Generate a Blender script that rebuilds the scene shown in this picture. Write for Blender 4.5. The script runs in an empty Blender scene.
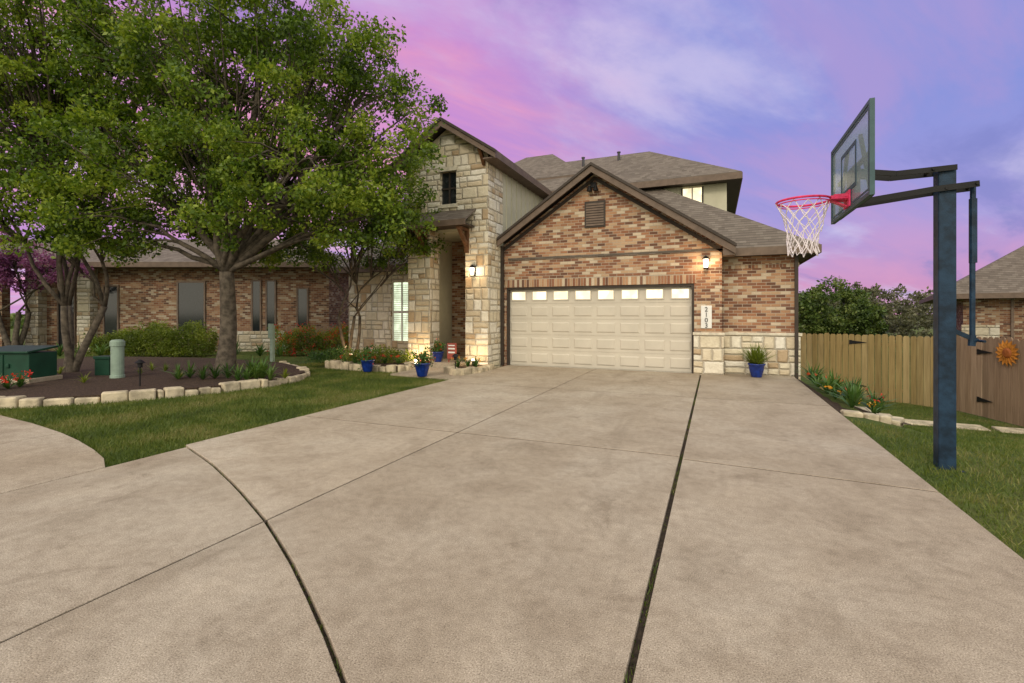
import bpy, math, random
import numpy as np
from mathutils import Vector, Matrix
random.seed(7); rng=np.random.default_rng(7)
SC=bpy.context.scene
TH=math.radians(22.8); CS,SN=math.cos(TH),math.sin(TH)
def W(l,d): return (CS*l-SN*d, SN*l+CS*d)

# ---------------------------------------------------------------- node helper
class NB:
    def __init__(s,t): s.t=t
    def n(s,ty,**p):
        nd=s.t.nodes.new(ty)
        for k,v in p.items(): setattr(nd,k,v)
        return nd
    def put(s,sock,v):
        if v is None: return
        if hasattr(v,'is_linked') or hasattr(v,'links'): s.t.links.new(v,sock)
        else: sock.default_value=v
    def m(s,op,a,b=None,c=None,clamp=False):
        nd=s.n('ShaderNodeMath',operation=op); nd.use_clamp=clamp
        s.put(nd.inputs[0],a); s.put(nd.inputs[1],b); s.put(nd.inputs[2],c)
        return nd.outputs[0]
    def mr(s,v,a,b,c=0.0,d=1.0,smooth=True):
        nd=s.n('ShaderNodeMapRange'); nd.interpolation_type='SMOOTHSTEP' if smooth else 'LINEAR'
        s.put(nd.inputs[0],v)
        for i,x in enumerate((a,b,c,d)): nd.inputs[i+1].default_value=x
        return nd.outputs[0]
    def mix(s,f,a,b,bt='MIX'):
        nd=s.n('ShaderNodeMix',data_type='RGBA',blend_type=bt)
        s.put(nd.inputs[0],f)
        for i,x in ((6,a),(7,b)):
            if isinstance(x,tuple): x=(x+(1,))[:4]
            s.put(nd.inputs[i],x)
        return nd.outputs[2]
    def noise(s,vec,scale,detail=4,rough=.55,dist=0):
        nd=s.n('ShaderNodeTexNoise'); s.put(nd.inputs['Vector'],vec)
        nd.inputs['Scale'].default_value=scale; nd.inputs['Detail'].default_value=detail
        nd.inputs['Roughness'].default_value=rough; nd.inputs['Distortion'].default_value=dist
        return nd.outputs[0]
    def ramp(s,f,stops,const=False):
        nd=s.n('ShaderNodeValToRGB'); cr=nd.color_ramp
        if const: cr.interpolation='CONSTANT'
        while len(cr.elements)<len(stops): cr.elements.new(.5)
        for e,(p,c) in zip(cr.elements,stops):
            e.position=p; e.color=(c+(1,))[:4]
        s.put(nd.inputs[0],f); return nd.outputs[0]
    def comb(s,x,y,z=0.0):
        nd=s.n('ShaderNodeCombineXYZ')
        for i,v in enumerate((x,y,z)): s.put(nd.inputs[i],v)
        return nd.outputs[0]
    def wn(s,x,y,z=0.0):
        nd=s.n('ShaderNodeTexWhiteNoise',noise_dimensions='3D'); s.put(nd.inputs[0],s.comb(x,y,z)); return nd.outputs[0]
    def bump(s,h,strength=.5,dist=.01):
        nd=s.n('ShaderNodeBump'); nd.inputs['Strength'].default_value=strength; nd.inputs['Distance'].default_value=dist
        s.put(nd.inputs['Height'],h); return nd.outputs[0]

def newmat(name):
    m=bpy.data.materials.new(name); m.use_nodes=True
    nb=NB(m.node_tree); b=m.node_tree.nodes['Principled BSDF']
    return m,nb,b
def fin(nb,b,col=None,rough=.7,normal=None,metal=0,spec=.3):
    if col is not None:
        if isinstance(col,tuple): col=(col+(1,))[:4]
        nb.put(b.inputs['Base Color'],col)
    nb.put(b.inputs['Roughness'],rough); b.inputs['Metallic'].default_value=metal
    b.inputs['Specular IOR Level'].default_value=spec
    if normal is not None: nb.put(b.inputs['Normal'],normal)
def objco(nb): return nb.n('ShaderNodeTexCoord').outputs['Object']
def wallco(nb):
    tc=nb.n('ShaderNodeTexCoord'); s=nb.n('ShaderNodeSeparateXYZ'); nb.put(s.inputs[0],tc.outputs['Object'])
    g=nb.n('ShaderNodeSeparateXYZ'); nb.put(g.inputs[0],tc.outputs['Normal'])
    st=nb.m('GREATER_THAN',nb.m('ABSOLUTE',g.outputs[0]),nb.m('ABSOLUTE',g.outputs[1]))
    u=nb.m('ADD',nb.m('MULTIPLY',s.outputs[1],st),nb.m('MULTIPLY',s.outputs[0],nb.m('SUBTRACT',1.0,st)))
    return tc.outputs['Object'],u,s.outputs[2]
def bricks(nb,u,v,w,h,mo,off=.5):
    vv=nb.m('DIVIDE',v,h); row=nb.m('FLOOR',vv); fv=nb.m('FRACT',vv)
    up=nb.m('ADD',nb.m('DIVIDE',u,w),nb.m('MULTIPLY',nb.m('FRACT',nb.m('MULTIPLY',row,.5)),off*2))
    col=nb.m('FLOOR',up); fu=nb.m('FRACT',up)
    du=nb.m('MULTIPLY',nb.m('MINIMUM',fu,nb.m('SUBTRACT',1.0,fu)),w)
    dv=nb.m('MULTIPLY',nb.m('MINIMUM',fv,nb.m('SUBTRACT',1.0,fv)),h)
    mask=nb.mr(nb.m('MINIMUM',du,dv),mo*.3,mo*.6)
    return nb.wn(col,row),mask,fv

def simple(name,col,rough=.6,var=.15,scale=6,metal=0,bump=0,spec=.3):
    m,nb,b=newmat(name); co=objco(nb)
    n=nb.noise(co,scale,4)
    c=nb.mix(nb.mr(n,.3,.7),tuple(x*(1-var) for x in col),tuple(min(1,x*(1+var)) for x in col))
    fin(nb,b,c,rough,nb.bump(nb.noise(co,scale*8,3),bump,.01) if bump else None,metal,spec)
    return m
def emis(name,col,st):
    m,nb,b=newmat(name); co=objco(nb)
    c=nb.mix(nb.mr(nb.noise(co,3,2),.35,.65),tuple(x*.5 for x in col),col)
    nb.put(b.inputs['Base Color'],(.5,.5,.45,1)); nb.put(b.inputs['Emission Color'],c); b.inputs['Emission Strength'].default_value=st
    return m

def brickmat(name,w=.2,h=.072,swap=False,dark=1.0):
    m,nb,b=newmat(name); co,u,v=wallco(nb)
    if swap: r,mask,_=bricks(nb,u,v,.072,.215,.012,0)
    else: r,mask,_=bricks(nb,u,v,w,h,.012)
    k=dark
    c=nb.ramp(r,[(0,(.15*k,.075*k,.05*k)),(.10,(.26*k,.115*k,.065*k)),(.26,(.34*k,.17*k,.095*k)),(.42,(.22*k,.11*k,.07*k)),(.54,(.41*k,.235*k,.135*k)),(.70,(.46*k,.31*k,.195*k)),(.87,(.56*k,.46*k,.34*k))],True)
    big=nb.noise(co,1.3,3); c=nb.mix(.5,c,nb.ramp(big,[(.3,(.66,.66,.66)),(.7,(1.2,1.18,1.15))]),'MULTIPLY')
    fine=nb.noise(co,60,2); c=nb.mix(.35,c,nb.ramp(fine,[(.3,(.6,.6,.6)),(.7,(1.3,1.3,1.3))]),'MULTIPLY')
    c=nb.mix(mask,(.42*k,.36*k,.28*k),c)
    fin(nb,b,c,.88,nb.bump(nb.m('ADD',mask,nb.m('MULTIPLY',fine,.5)),.7,.008)); return m
def stonemat(name,S=1.0,k=1.0):
    m,nb,b=newmat(name); co,u,v=wallco(nb)
    wob=nb.m('MULTIPLY',nb.m('SUBTRACT',nb.noise(co,7,2),.5),.045)
    u=nb.m('ADD',u,wob); v=nb.m('ADD',v,nb.m('MULTIPLY',nb.m('SUBTRACT',nb.noise(co,5,2),.5),.04))
    hc,wc=.30*S,.46*S
    vv=nb.m('DIVIDE',v,hc); row=nb.m('FLOOR',vv); fv=nb.m('FRACT',vv)
    uu=nb.m('ADD',nb.m('DIVIDE',u,wc),nb.m('MULTIPLY',nb.wn(row,3.0),7.0)); col=nb.m('FLOOR',uu); fu=nb.m('FRACT',uu)
    sv=nb.m('GREATER_THAN',nb.wn(col,row,1.5),.42)
    fv2x=nb.m('MULTIPLY',fv,nb.m('ADD',sv,1.0)); rid=nb.m('FLOOR',fv2x); fv2=nb.m('FRACT',fv2x)
    sh=nb.m('GREATER_THAN',nb.wn(col,row,nb.m('ADD',rid,5.2)),.5)
    fu2x=nb.m('MULTIPLY',fu,nb.m('ADD',sh,1.0)); cid=nb.m('FLOOR',fu2x); fu2=nb.m('FRACT',fu2x)
    du=nb.m('MULTIPLY',nb.m('MINIMUM',fu2,nb.m('SUBTRACT',1.0,fu2)),nb.m('DIVIDE',wc,nb.m('ADD',sh,1.0)))
    dv=nb.m('MULTIPLY',nb.m('MINIMUM',fv2,nb.m('SUBTRACT',1.0,fv2)),nb.m('DIVIDE',hc,nb.m('ADD',sv,1.0)))
    e=nb.m('MINIMUM',du,dv); mask=nb.mr(e,.004,.013); rnd=nb.mr(e,.0,.04)
    r=nb.wn(col,row,nb.m('ADD',nb.m('MULTIPLY',rid,3.3),nb.m('MULTIPLY',cid,7.7)))
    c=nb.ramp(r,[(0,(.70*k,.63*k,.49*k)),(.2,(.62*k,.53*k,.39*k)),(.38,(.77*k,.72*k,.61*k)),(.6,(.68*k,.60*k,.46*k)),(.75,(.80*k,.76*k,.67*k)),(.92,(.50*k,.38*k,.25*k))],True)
    f1=nb.noise(co,9,5,.65); c=nb.mix(.55,c,nb.ramp(f1,[(.25,(.64,.60,.52)),(.7,(1.12,1.12,1.10))]),'MULTIPLY')
    c=nb.mix(mask,(.44*k,.39*k,.31*k),c)
    f2=nb.noise(co,26,3)
    hh=nb.m('ADD',nb.m('MULTIPLY',rnd,1.4),nb.m('ADD',nb.m('MULTIPLY',f1,.8),nb.m('ADD',nb.m('MULTIPLY',f2,.5),nb.m('MULTIPLY',r,.5))))
    fin(nb,b,c,.9,nb.bump(hh,.9,.025)); return m
def shinglemat(name,k=1.0):
    m,nb,b=newmat(name); co,u,v=wallco(nb)
    r,mask,fv=bricks(nb,u,v,.15,.075,.008)
    c=nb.ramp(r,[(0,(.12*k,.098*k,.078*k)),(.3,(.16*k,.132*k,.106*k)),(.6,(.19*k,.16*k,.13*k)),(.85,(.14*k,.115*k,.093*k))])
    c=nb.mix(.6,c,nb.ramp(nb.noise(co,1.1,3),[(.3,(.82,.82,.82)),(.7,(1.1,1.1,1.1))]),'MULTIPLY')
    c=nb.mix(.5,c,nb.ramp(nb.noise(co,90,2),[(.3,(.6,.6,.6)),(.7,(1.4,1.4,1.4))]),'MULTIPLY')
    c=nb.mix(nb.mr(fv,0,.28),(.045,.036,.03),c)
    fin(nb,b,c,.95,nb.bump(nb.m('ADD',nb.m('SUBTRACT',1.0,fv),r),.6,.012)); return m
def concretemat(name,k=1.0):
    m,nb,b=newmat(name); co=objco(nb)
    n1=nb.noise(co,.45,5,.6,.6); n2=nb.noise(co,1.9,7,.72,.5); n3=nb.noise(co,14,4,.7); n4=nb.noise(co,150,2,.65)
    c=nb.ramp(n1,[(.32,(.335*k,.272*k,.200*k)),(.5,(.39*k,.325*k,.248*k)),(.68,(.44*k,.38*k,.302*k))])
    c=nb.mix(.62,c,nb.ramp(n2,[(.30,(.60,.57,.53)),(.42,(.84,.82,.80)),(.52,(1.0,1.0,1.0)),(.70,(1.20,1.20,1.20))]),'MULTIPLY')
    c=nb.mix(.5,c,nb.ramp(n3,[(.3,(.68,.66,.63)),(.6,(1.1,1.1,1.1))]),'MULTIPLY')
    c=nb.mix(.9,c,nb.ramp(n4,[(.3,(.36,.33,.29)),(.45,(.9,.89,.87)),(.56,(1.04,1.04,1.04)),(.72,(1.65,1.65,1.65))]),'MULTIPLY')
    mp=nb.n('ShaderNodeMapping'); nb.put(mp.inputs[0],co); mp.inputs['Scale'].default_value=(2.2,.28,1)
    tk=nb.noise(mp.outputs[0],1.0,5,.65,.3); c=nb.mix(nb.mr(tk,.54,.72,0,.30),c,(.18,.14,.095))
    st=nb.noise(co,.9,7,.78,1.2); c=nb.mix(nb.mr(st,.56,.68,0,.36),c,(.15,.11,.07))
    oi=nb.n('ShaderNodeObjectInfo').outputs['Random']; sc=nb.mr(oi,0,1,.92,1.06,False)
    hs=nb.n('ShaderNodeHueSaturation'); nb.put(hs.inputs['Color'],c); nb.put(hs.inputs['Value'],sc); c=hs.outputs[0]
    fin(nb,b,c,.85,nb.bump(nb.m('ADD',n4,nb.m('MULTIPLY',n3,.7)),.45,.006)); return m
def leafmat(name,cols,trans=.35):
    m,nb,b=newmat(name); g=nb.n('ShaderNodeNewGeometry'); co=objco(nb)
    r=nb.m('ADD',nb.m('MULTIPLY',g.outputs['Random Per Island'],.5),nb.m('MULTIPLY',nb.mr(nb.noise(co,1.1,2),.32,.68),.5))
    n=len(cols); c=nb.ramp(r,[(i/(n-1)*.9+.03,cc) for i,cc in enumerate(cols)])
    fin(nb,b,c,.5,None,0,.35)
    t=nb.n('ShaderNodeBsdfTranslucent'); nb.put(t.inputs[0],nb.mix(1.0,c,(1.3,1.35,.7),'MULTIPLY'))
    mx=nb.n('ShaderNodeMixShader'); mx.inputs[0].default_value=trans
    nb.t.links.new(b.outputs[0],mx.inputs[1]); nb.t.links.new(t.outputs[0],mx.inputs[2])
    nb.t.links.new(mx.outputs[0],nb.t.nodes['Material Output'].inputs[0]); return m
def woodfencemat(name,cols):
    m,nb,b=newmat(name); g=nb.n('ShaderNodeNewGeometry'); co=objco(nb)
    s=nb.n('ShaderNodeMapping'); nb.put(s.inputs[0],co); s.inputs['Scale'].default_value=(18,18,1.2)
    n=nb.noise(s.outputs[0],1,4,.6)
    c=nb.ramp(g.outputs['Random Per Island'],[(i/(len(cols)-1),cc) for i,cc in enumerate(cols)])
    c=nb.mix(.7,c,nb.ramp(n,[(.25,(.55,.5,.45)),(.7,(1.2,1.2,1.2))]),'MULTIPLY')
    fin(nb,b,c,.85,nb.bump(n,.4,.006)); return m

M={}
M['brick']=brickmat('brick'); M['soldier']=brickmat('soldier_brick',swap=True)
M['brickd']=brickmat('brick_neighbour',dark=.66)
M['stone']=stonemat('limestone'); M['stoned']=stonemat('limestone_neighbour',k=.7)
M['shingle']=shinglemat('shingles'); M['concrete']=concretemat('concrete')
M['trim']=simple('brown_trim',(.085,.06,.045),.6); M['trimd']=simple('dark_trim',(.045,.034,.027),.6)
M['fasc']=simple('fascia_brown',(.14,.10,.075),.6)
M['cap']=simple('stone_cap',(.60,.55,.44),.85,.15,9,bump=.3)
M['siding']=simple('siding_cream',(.52,.50,.38),.7,.06,3); M['door']=simple('garage_door_cream',(.55,.505,.425),.5,.05,2)
M['dark']=simple('dark_glass',(.015,.018,.022),.08,.1,2,spec=.6); M['glow']=emis('lit_window',(1,.82,.50),1.7)
M['shut']=emis('lit_shutter',(.85,1,.72),1.3)
M['white']=simple('white_paint',(.75,.75,.72),.5,.05,5)
M['black']=simple('black_metal',(.010,.010,.011),.55,.2,6,spec=.25); M['navy']=simple('slate_blue_pole',(.011,.030,.058),.5,.45,9,bump=.2,spec=.25)
M['rim']=simple('faded_red_rim',(.68,.04,.13),.45,.2,20); M['net']=simple('net_nylon',(.80,.74,.76),.8,.1,30)
M['pot']=simple('cobalt_glaze',(.008,.03,.20),.15,.3,12,spec=.6); M['soil']=simple('soil',(.040,.028,.018),.95,.4,30,bump=.6)
M['joint']=simple('joint_filler',(.060,.045,.030),.95,.5,12)
M['bark']=simple('bark',(.095,.078,.06),.95,.45,9,bump=1.0); M['wood']=simple('wood_door',(.12,.055,.025),.5,.3,8)
M['fence']=woodfencemat('cedar_fence',[(.20,.15,.06),(.34,.25,.11),(.28,.21,.09),(.40,.31,.16)])
M['fence2']=woodfencemat('cedar_fence_dark',[(.17,.12,.08),(.30,.21,.14),(.24,.165,.11),(.36,.26,.18)])
M['leaf']=leafmat('oak_leaves',[(.028,.055,.006),(.075,.135,.011),(.165,.24,.02),(.31,.37,.042)])
M['leaf2']=leafmat('elm_leaves',[(.03,.06,.007),(.085,.15,.012),(.19,.27,.022),(.33,.39,.043)])
M['leafp']=leafmat('purple_leaves',[(.08,.02,.07),(.18,.05,.15),(.32,.11,.27)])
M['hedge']=leafmat('hedge_leaves',[(.05,.08,.01),(.14,.19,.02),(.28,.31,.045)])
M['plant']=leafmat('plant_leaves',[(.025,.06,.014),(.06,.13,.022),(.13,.21,.045)],.2)
M['bgleaf']=leafmat('distant_leaves',[(.03,.06,.012),(.08,.13,.025),(.17,.21,.05)],.2)
M['bggrey']=leafmat('distant_bare_twigs',[(.07,.075,.045),(.13,.13,.075),(.18,.18,.10)],.2)
M['red']=leafmat('red_flowers',[(.35,.01,.01),(.6,.03,.02),(.7,.12,.03)],.2)
M['yel']=leafmat('orange_flowers',[(.6,.2,.02),(.7,.4,.03),(.7,.5,.2)],.2)
M['blade']=leafmat('grass_blades',[(.04,.065,.010),(.08,.125,.016),(.14,.175,.028),(.26,.23,.09)],.25)
M['rust']=simple('rusty_metal',(.50,.20,.03),.7,.3,14); M['tgreen']=simple('green_cabinet',(.012,.05,.030),.5,.15,4,spec=.2)
M['pgrey']=simple('grey_green_post',(.24,.32,.26),.6,.15,5)
M['rock']=simple('border_limestone',(.48,.41,.29),.9,.35,5,bump=.9)
def groundmat():
    m,nb,b=newmat('lawn_ground'); co=objco(nb)
    a=nb.noise(co,.9,4); f=nb.noise(co,24,3,.7); g=nb.noise(co,120,2)
    c=nb.ramp(a,[(.3,(.055,.085,.012)),(.5,(.085,.12,.018)),(.66,(.15,.145,.045))])
    c=nb.mix(.8,c,nb.ramp(f,[(.3,(.5,.5,.45)),(.65,(1.3,1.3,1.2))]),'MULTIPLY')
    c=nb.mix(.6,c,nb.ramp(g,[(.3,(.4,.4,.4)),(.7,(1.5,1.5,1.4))]),'MULTIPLY')
    fin(nb,b,c,.95,nb.bump(nb.m('ADD',f,g),.8,.03)); return m
M['ground']=groundmat()
def mulchmat():
    m,nb,b=newmat('mulch'); co=objco(nb)
    f=nb.noise(co,38,4,.7,1.0)
    c=nb.ramp(f,[(.3,(.016,.010,.007)),(.5,(.06,.038,.025)),(.7,(.17,.11,.07))])
    fin(nb,b,c,.95,nb.bump(f,1,.03)); return m
M['mulch']=mulchmat()

# ---------------------------------------------------------------- mesh helpers
def empty(name,loc=(0,0,0),rz=0):
    e=bpy.data.objects.new(name,None); SC.collection.objects.link(e); e.location=loc; e.rotation_euler=(0,0,rz); e.empty_display_size=.2; return e
def obj(name,me,mat,parent=None,bev=0,smooth=False):
    o=bpy.data.objects.new(name,me); SC.collection.objects.link(o)
    if mat is not None: me.materials.append(mat)
    if parent is not None: o.parent=parent
    if bev:
        md=o.modifiers.new('b','BEVEL'); md.width=bev; md.segments=2; md.limit_method='ANGLE'
    if smooth: me.polygons.foreach_set('use_smooth',[True]*len(me.polygons))
    return o
class B:
    def __init__(s): s.v=[]; s.f=[]
    def poly(s,pts,faces):
        o=len(s.v); s.v+= [tuple(p) for p in pts]; s.f+=[tuple(i+o for i in f) for f in faces]; return s
    def box(s,x0,x1,y0,y1,z0,z1):
        return s.poly([(x0,y0,z0),(x1,y0,z0),(x1,y1,z0),(x0,y1,z0),(x0,y0,z1),(x1,y0,z1),(x1,y1,z1),(x0,y1,z1)],
          [(0,3,2,1),(4,5,6,7),(0,1,5,4),(1,2,6,5),(2,3,7,6),(3,0,4,7)])
    def obox(s,p,q,w,h):
        p=Vector(p);q=Vector(q);d=(q-p).normalized(); up=Vector((0,0,1)) if abs(d.z)<.95 else Vector((0,1,0))
        a=d.cross(up).normalized()*w/2; b=a.cross(d).normalized()*h/2
        pts=[p-a-b,p+a-b,p+a+b,p-a+b,q-a-b,q+a-b,q+a+b,q-a+b]
        return s.poly(pts,[(0,3,2,1),(4,5,6,7),(0,1,5,4),(1,2,6,5),(2,3,7,6),(3,0,4,7)])
    def prismy(s,xz,y0,y1):
        n=len(xz); pts=[(x,y0,z) for x,z in xz]+[(x,y1,z) for x,z in xz]
        return s.poly(pts,[tuple(range(n)),tuple(range(2*n-1,n-1,-1))]+[(i,i+n,(i+1)%n+n,(i+1)%n) for i in range(n)])
    def prismz(s,xy,z0,z1):
        n=len(xy); pts=[(x,y,z0) for x,y in xy]+[(x,y,z1) for x,y in xy]
        return s.poly(pts,[tuple(range(n-1,-1,-1)),tuple(range(n,2*n))]+[(i,(i+1)%n,(i+1)%n+n,i+n) for i in range(n)])
    def slab(s,p,t):
        n=len(p); pts=[tuple(a) for a in p]+[(a[0],a[1],a[2]-t) for a in p]
        return s.poly(pts,[tuple(range(n)),tuple(range(2*n-1,n-1,-1))]+[(i,i+n,(i+1)%n+n,(i+1)%n) for i in range(n)])
    def tube(s,pts,rad,seg=7):
        pts=[Vector(p) for p in pts]; o=len(s.v); n=len(pts)
        if not hasattr(rad,'__len__'): rad=[rad]*n
        for i,p in enumerate(pts):
            d=(pts[min(i+1,n-1)]-pts[max(i-1,0)]); d=d.normalized() if d.length>1e-6 else Vector((0,0,1))
            a=d.cross(Vector((0,0,1)) if abs(d.z)<.9 else Vector((1,0,0))).normalized(); b=d.cross(a)
            for k in range(seg):
                t=2*math.pi*k/seg; s.v.append(tuple(p+(a*math.cos(t)+b*math.sin(t))*rad[i]))
        for i in range(n-1):
            for k in range(seg):
                s.f.append((o+i*seg+k,o+i*seg+(k+1)%seg,o+(i+1)*seg+(k+1)%seg,o+(i+1)*seg+k))
        s.f.append(tuple(o+k for k in range(seg))[::-1]); s.f.append(tuple(o+(n-1)*seg+k for k in range(seg)))
        return s
    def lathe(s,prof,c=(0,0,0),seg=24):
        o=len(s.v); n=len(prof)
        for r,z in prof:
            for k in range(seg):
                t=2*math.pi*k/seg; s.v.append((c[0]+r*math.cos(t),c[1]+r*math.sin(t),c[2]+z))
        for i in range(n-1):
            for k in range(seg): s.f.append((o+i*seg+k,o+i*seg+(k+1)%seg,o+(i+1)*seg+(k+1)%seg,o+(i+1)*seg+k))
        s.f.append(tuple(o+k for k in range(seg))[::-1]); s.f.append(tuple(o+(n-1)*seg+k for k in range(seg)))
        return s
    def out(s,name,mat,parent=None,bev=0,smooth=False):
        me=bpy.data.meshes.new(name); me.from_pydata(s.v,[],s.f); me.update()
        import bmesh
        bm=bmesh.new(); bm.from_mesh(me); bmesh.ops.recalc_face_normals(bm,faces=bm.faces); bm.to_mesh(me); bm.free()
        return obj(name,me,mat,parent,bev,smooth)
def faces_np(name,V,mat,parent=None):
    N,k,_=V.shape; me=bpy.data.meshes.new(name)
    me.vertices.add(N*k); me.vertices.foreach_set('co',V.reshape(-1).astype(np.float32))
    me.loops.add(N*k); me.loops.foreach_set('vertex_index',np.arange(N*k,dtype=np.int32))
    me.polygons.add(N); me.polygons.foreach_set('loop_start',np.arange(0,N*k,k,dtype=np.int32))
    try: me.polygons.foreach_set('loop_total',np.full(N,k,dtype=np.int32))
    except Exception: pass
    me.update(calc_edges=True); me.validate()
    return obj(name,me,mat,parent)
def leaves(centres,per,spread,size,flat=.8,rs=None):
    C=np.repeat(np.asarray(centres),per,axis=0); n=len(C)
    sp=np.repeat(rs,per)[:,None] if rs is not None else spread
    v=rng.normal(size=(n,3)); v/=np.linalg.norm(v,axis=1)[:,None]; v*= (rng.random((n,1))**.45)
    P=C+v*sp*np.array([1,1,flat])
    d=rng.normal(size=(n,3)); d[:,2]-=.25; d/=np.linalg.norm(d,axis=1)[:,None]
    a=np.cross(d,rng.normal(size=(n,3))); a/=np.linalg.norm(a,axis=1)[:,None]
    L=size*(.6+.8*rng.random((n,1)))
    return np.stack([P,P+d*L*.5+a*L*.28,P+d*L,P+d*L*.5-a*L*.28],axis=1)
def blades(P,h,w,lean=.35):
    n=len(P); t=rng.random(n)*2*math.pi; a=np.stack([np.cos(t),np.sin(t),np.zeros(n)],1)*w/2
    H=h*(.5+rng.random((n,1))); l=rng.normal(size=(n,3))*lean*H; l[:,2]=0
    top=P+np.array([0,0,1.])*H+l
    return np.stack([P-a,P+a,top],1)
def spikes(P,n,L,w,droop=.3):
    out=[]
    for p in P:
        for i in range(n):
            az=random.random()*6.283; el=random.uniform(.5,1.45); l=L*random.uniform(.6,1.1)
            h=Vector((math.cos(az),math.sin(az),0)); s=Vector((-math.sin(az),math.cos(az),0))*w/2
            p0=Vector(p); p1=p0+h*math.cos(el)*l*.5+Vector((0,0,math.sin(el)*l*.55)); p2=p0+h*math.cos(el)*l*(1+droop)+Vector((0,0,math.sin(el)*l*(1-droop*math.cos(el))))
            out.append([p0-s,p0+s,p1+s,p1-s]); out.append([p1-s,p1+s,p2+s*.15,p2-s*.15])
    return np.array([[tuple(v) for v in q] for q in out])
def sm(t): t=min(1,max(0,t)); return t*t*(3-2*t)
def H(x,y):
    s1=sm((x-1.7)/1.6); s2=sm((y-5.5)/8)
    return -.035-.02*s1-.9*s1*s2

# ---------------------------------------------------------------- ground
def axis(lo,hi,a,b,st):
    c=list(np.arange(a,b+1e-6,st)); x=a; g=st
    while x>lo: g*=1.35; x-=g; c.insert(0,x)
    x=b; g=st
    while x<hi: g*=1.35; x+=g; c.append(x)
    return c
xs=axis(-500,500,-12,8,.4); ys=axis(-300,700,-4,20,.4)
vv=[(x,y,H(x,y)-.01) for y in ys for x in xs]; nx=len(xs)
ff=[(j*nx+i,j*nx+i+1,(j+1)*nx+i+1,(j+1)*nx+i) for j in range(len(ys)-1) for i in range(nx-1)]
me=bpy.data.meshes.new('ground'); me.from_pydata(vv,[],ff); obj('ground',me,M['ground'],smooth=True)

# ---------------------------------------------------------------- driveway
CUR=[(-5.3,3.45),(-4.4,3.12),(-3.6,2.77),(-2.86,2.41),(-2.3,2.10),(-1.8,1.79),(-1.31,1.47),(-.8,1.0),(-.31,.45)]
def cy(x):
    for (a,b),(c,d) in zip(CUR,CUR[1:]):
        if a<=x<=c: return b+(d-b)*(x-a)/(c-a)
    return CUR[0][1] if x<-5.3 else .45
def curpts(a,b,off):
    xsn=np.linspace(a,b,9); return [(float(x),cy(float(x))+off) for x in xsn]
drv=empty('driveway')
def panel(xy,nm): B().prismz(xy,-.10,0.0).out(nm,M['concrete'],drv,bev=.004)
g=.008
X0,X1,X2,X3=-5.3,-2.85,-.31,1.65
for (a,b,nm) in ((X0,X1-g,'a'),(X1+g,X2-.018,'b')):
    panel(curpts(a,b,.014)+[(b,5.078),(a,5.078)],'near_'+nm)
    panel([(a,5.102),(b,5.102),(b,8.776),(a,8.776)],'mid_'+nm)
    panel([(a,8.804),(b,8.804),(b,12.34),(a,12.34)],'far_'+nm)
panel([(X2+.016,-2),(X3,-2),(X3,4.86),(X2+.016,5.0)],'near_c')
panel([(X2+.016,5.024),(X3,4.884),(X3,8.776),(X2+.016,8.776)],'mid_c')
panel([(X2+.016,8.804),(X3,8.804),(X3,12.6),(.15,12.6),(.15,12.34),(X2+.016,12.34)],'far_c')
panel([(-5.2,-4),(X1-g,-4)]+curpts(-5.2,X1-g,-.014)[::-1],'apron_a')
panel([(X1+g,-4),(X2-.018,-4)]+curpts(X1+g,X2-.018,-.014)[::-1],'apron_b')
B().box(-5.28,1.64,-3.9,12.5,-.15,-.028).out('joint_dirt',M['soil'],drv)
jf=B(); jf.box(X0+.01,X2-.03,5.072,5.108,-.05,-.004); jf.box(X0+.01,X2-.03,8.77,8.81,-.05,-.003)
jf.prismz([(X2+.03,4.995),(X3-.01,4.855),(X3-.01,4.892),(X2+.03,5.03)],-.05,-.004); jf.box(X2+.03,X3-.01,8.77,8.81,-.05,-.003)
jf.box(X1-.012,X1+.012,-3.9,5.07,-.06,-.006); jf.box(X1-.012,X1+.012,5.11,8.768,-.06,-.006); jf.box(X1-.012,X1+.012,8.812,12.3,-.06,-.006)
jf.out('joint_filler',M['joint'],drv)
sw=empty('sidewalk')
KC=[(-5.22,2.67),(-5.55,2.83),(-6.0,2.97),(-6.6,3.12),(-7.25,3.25),(-8.2,3.38),(-9.27,3.47),(-12,3.5),(-18,3.3)]
B().prismz([(-7.20,-4),(-5.22,-4)]+KC[:4]+[(-7.20,3.24)],-.1,-.001).out('slab',M['concrete'],sw,bev=.004)
B().prismz([(-18,-4),(-7.22,-4),(-7.22,3.245)]+KC[5:],-.1,-.001).out('slab_far',M['concrete'],sw,bev=.004)
B().box(-7.24,-7.18,-4,3.2,-.12,-.008).out('joint_fill',M['joint'],sw)
wk=empty('entry_walkway')
B().prismz([(-7.15,9.5),(-5.32,9.2),(-5.32,11.42),(-7.15,11.42)],-.08,-.004).out('slab',M['concrete'],wk,bev=.01)
B().box(-7.2,-6.1,11.0,13.5,-.05,.13).out('step',M['concrete'],wk,bev=.01)
P=[]
for i in range(1300):
    y=random.uniform(.5,12.2)
    if math.sin(y*3.1)+math.sin(y*7.7)+random.random()*1.2>.7: P.append((X2+random.uniform(-.013,.013),y,-.028))
for i in range(300):
    x=random.uniform(-5.2,-.5); P.append((x,cy(x)+random.uniform(-.008,.008),-.028))
faces_np('joint_weeds',blades(np.array(P),.026,.006,.5),M['blade'],drv)

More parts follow.
